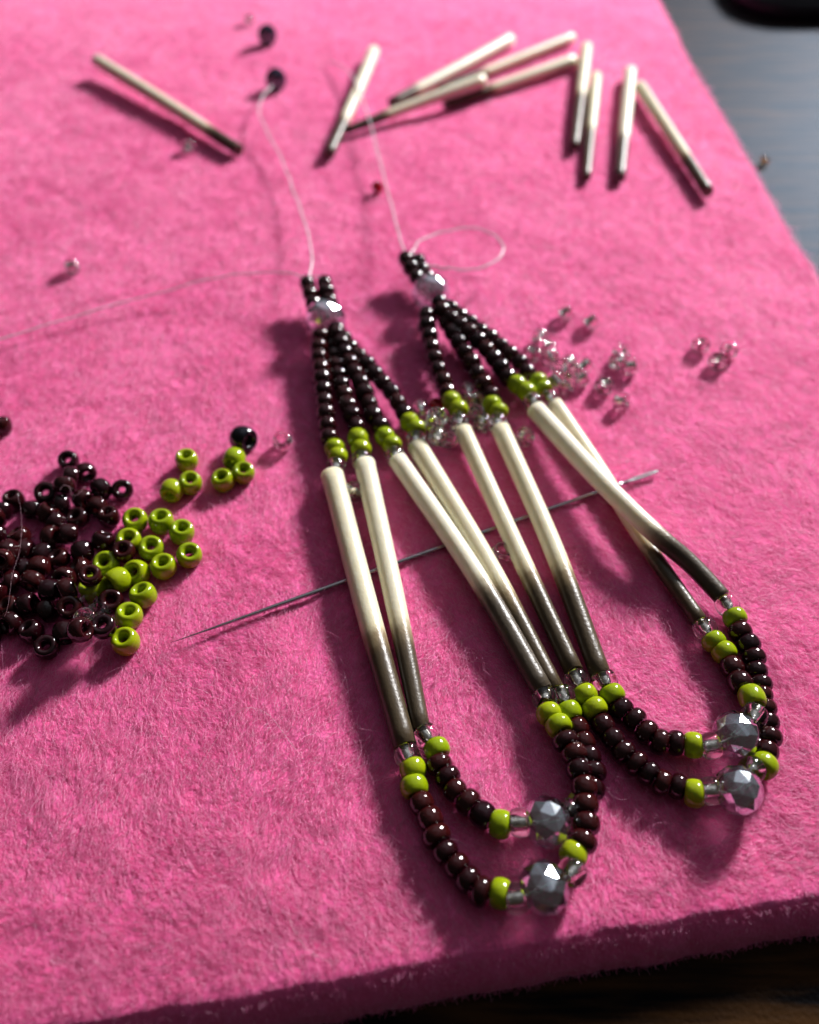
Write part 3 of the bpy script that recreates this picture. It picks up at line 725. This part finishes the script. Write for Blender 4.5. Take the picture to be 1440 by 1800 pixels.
clear(497, 776, 'clear glass seed bead between the black bead and the lime earring beads', axis_up(.1, .3), lined=False)
clear(127, 468, 'lone clear glass seed bead near the thread that crosses the mat', Vector((.9, .3, .2)))
clear(330, 256, 'clear seed bead beside the lone quill with a dark tip')
clear(438, 33, 'clear seed bead beside the two loose crystals', Vector((.6, .3, .6)))
clear(622, 866, 'clear seed bead on the felt between two pale quills', Vector((.8, -.4, .3)))
clear(883, 973, 'clear glass seed bead lying between two quills beyond the needle', axis_up(.1, .2), .9, lined=False)
for x, y in [(740, 720), (752, 745), (762, 752), (769, 768), (790, 776), (824, 690), (833, 704), (836, 728), (848, 745), (785, 748), (922, 770), (768, 733)]:
    clear(x, y, 'clear glass seed bead scattered beneath the earring strands', lined=random.random() < .85)
for x, y, ax in [(950, 592, None), (935, 622, None), (967, 628, None), (962, 610, None), (999, 640, None), (985, 646, None), (1026, 642, Vector((.7, .5, .4))), (1022, 664, Vector((.8, .2, .5))),
                 (995, 678, None), (975, 668, None), (1005, 655, None), (1092, 622, None), (1108, 644, None), (1086, 636, None), (1062, 678, axis_up(.15, .1)),
                 (1093, 705, Vector((.8, -.5, .35)))]:
    clear(x, y, 'clear glass seed bead in the scatter beside the crossed quills', ax, lined=ax is not None and ax.z < .6 or random.random() < .9)
for x, y in [(994, 549), (1038, 565)]:
    clear(x, y, 'clear silver lined seed bead at the upper edge of the clear scatter', Vector((.7, .3, .5)))
for x, y in [(1233, 603), (1262, 634), (1282, 614)]:
    clear(x, y, 'clear seed bead in the trio lying apart on open felt', axis_up(.12, .2), 1.05)
p = settle(664, 328, 1.0, 1.0)
tag(inst('red_bead', ME_RED, xform(p, frame(Vector((.5, .5, .5))), (.85, .85, .85))), 'tiny red glass seed bead beside the upright thread', 'bead')
p = settle(768, 713, .8, .8)
tag(inst('red_bead', ME_RED, xform(p, frame(Vector((.2, .1, 1))), (.85, .85, .85))), 'red glass seed bead peeking out under lime earring beads', 'bead')
for (x, y), lb in (((470, 62), 'dark topped faceted crystal bead beside a clear seed bead'), ((485, 140), 'dark topped faceted crystal bead at the end of the thread')):
    p = settle(x, y, 1.7, 1.75)
    M3 = frame(Vector((.8, -.5, .1)), Vector((-.1, .75, .65)))
    tag(inst('loose_crystal', ME_NAVY, xform(p, M3, (1.0, 1.0, 1.0))), lb, 'crystal', 'loose dark topped crystals')
p = P(1345, 281, TZ + .75)
tag(inst('amber_bead', ME_AMBER, xform(p, frame(Vector((.4, .2, .8))), (.75, .75, .75))), 'tiny amber bead lying on the bare dark table', 'bead')

# ------------------------------------------------------------------ loose quills
QG = 'loose porcupine quills'
def loose(a, b_, za, zb, d0, d1, dk, label, bend=0.0):
    pa, pb = P(a[0], a[1], za), P(b_[0], b_[1], zb)
    s = Vector((-(pb - pa).y, (pb - pa).x, 0)).normalized() * bend
    q = quill('porcupine_quill', [pa, (pa + pb) / 2 + s, pb], d0, d1, dk, .10)
    tag(q, label, 'quill', QG)
loose((171, 107), (420, 264), 2.5, 1.3, 2.35, 1.9, .78, 'cream quill with dark tip lying alone away from the others', .2)
loose((657, 90), (579, 270), 1.6, 1.2, 2.3, 1.7, .68, 'cream quill crossed by the thread, leaning across another quill tip', .2)
loose((897, 70), (688, 181), 1.4, 1.2, 2.4, 1.8, .78, 'cream quill outermost of the fanned heap, its dark tip under another', .2)
loose((1006, 66), (775, 158), 1.3, 1.1, 2.0, 1.6, .66, 'slim cream quill in the heap, its grey tip hidden between two others')
loose((1008, 106), (782, 184), 1.6, 1.1, 2.3, 1.7, .62, 'cream quill with dark tip poking out beneath another quill of the heap', .2)
loose((850, 141), (609, 229), 3.2, 1.3, 2.2, 1.3, .68, 'cream quill lying on top of the heap, dark tip reaching another quill', -.2)
loose((1031, 83), (1010, 258), 1.6, 1.2, 2.2, 1.6, .50, 'cream quill touching the heap, half its length dark')
loose((1048, 134), (1031, 312), 1.5, 1.1, 2.0, 1.4, .54, 'slim cream quill standing next to the half dark quill')
loose((1108, 126), (1090, 312), 1.6, 1.2, 2.3, 1.7, .64, 'cream quill whose pale end meets another quill in a peak')
loose((1125, 152), (1245, 337), 1.8, 1.4, 2.1, 1.8, .68, 'cream quill with black tip slanting towards the mat edge')

# ------------------------------------------------------------------ navy case on the table, stray fibres
def rounded_box(name, cx, cy, sx, sy, h, r, mat):
    bm = bmesh.new(); N = 8; out = []
    for qx, qy, a0 in ((1, 1, 0), (-1, 1, 90), (-1, -1, 180), (1, -1, 270)):
        for k in range(N + 1):
            a = math.radians(a0 + 90 * k / N)
            out.append((qx * (sx / 2 - r) + r * math.cos(a), qy * (sy / 2 - r) + r * math.sin(a)))
    b0 = [bm.verts.new((x * MM, y * MM, 0)) for x, y in out]
    f = bm.faces.new(b0); ex = bmesh.ops.extrude_face_region(bm, geom=[f])
    vs = [v for v in ex['geom'] if isinstance(v, bmesh.types.BMVert)]
    bmesh.ops.translate(bm, verts=vs, vec=(0, 0, h * MM))
    topf = [g for g in ex['geom'] if isinstance(g, bmesh.types.BMFace)]
    bmesh.ops.bevel(bm, geom=list(topf[0].edges), offset=.0012, segments=3, affect='EDGES')
    bmesh.ops.recalc_face_normals(bm, faces=bm.faces)
    me = bpy.data.meshes.new(name); bm.to_mesh(me); bm.free(); me.materials.append(mat); me.shade_smooth()
    o = bpy.data.objects.new(name, me); C.objects.link(o)
    return o
pc = P(1306, 40, TZ)
cs = rounded_box('dark_case', 0, 0, 110, 60, 5.0, 12, M_NAVY)
cs.location = ((pc.x + 55) * MM, (pc.y + 30) * MM, TZ * MM)
tag(cs, 'flat dark navy rounded case on the bare table beyond the felt', 'case')

def stray(pix, label, mat=M_HAIR, r=.013):
    pts = [P(x, y, z) for x, y, z in pix]
    tag(tube('stray_fibre', catmull(pts, 8), r, mat, None, seg=5), label, 'fibre')
stray([(345, 1360, .4), (380, 1300, .7), (425, 1247, .9), (470, 1255, .8), (510, 1305, .7), (535, 1335, .4)], 'long pale fibre arching over open felt below the needle')
stray([(508, 1612, .5), (520, 1640, .7), (545, 1672, .7), (590, 1697, .4)], 'pale curved fibre lying near the front edge of the felt')
stray([(1205, 1480, .4), (1206, 1505, .6), (1195, 1532, .6), (1172, 1555, .5), (1140, 1572, .3)], 'thin dark curved hair near the front edge of the felt', M_DHAIR, .014)
stray([(30, 868, 2.6), (37, 900, 3.0), (36, 960, 3.1), (22, 1010, 3.0), (15, 1060, 2.7), (8, 1085, 2.3)], 'fine pale hair draped over the brown bead pile', M_HAIR, .0045)
stray([(105, 862, 3.2), (112, 853, 3.4), (123, 857, 3.4), (126, 870, 3.0), (138, 868, 2.9), (150, 855, 3.0)], 'curly pale lint on the brown beads', M_HAIR, .011)
stray([(110, 1160, .5), (130, 1140, .8), (150, 1125, 1.4), (170, 1108, 2.0)], 'pale hair reaching from felt to the lowest brown beads', M_HAIR, .011)
stray([(690, 985, .9), (720, 975, 1.1), (760, 978, 1.0), (800, 990, .7)], 'pale fibre on the shaded felt between quills by the needle', M_HAIR, .011)
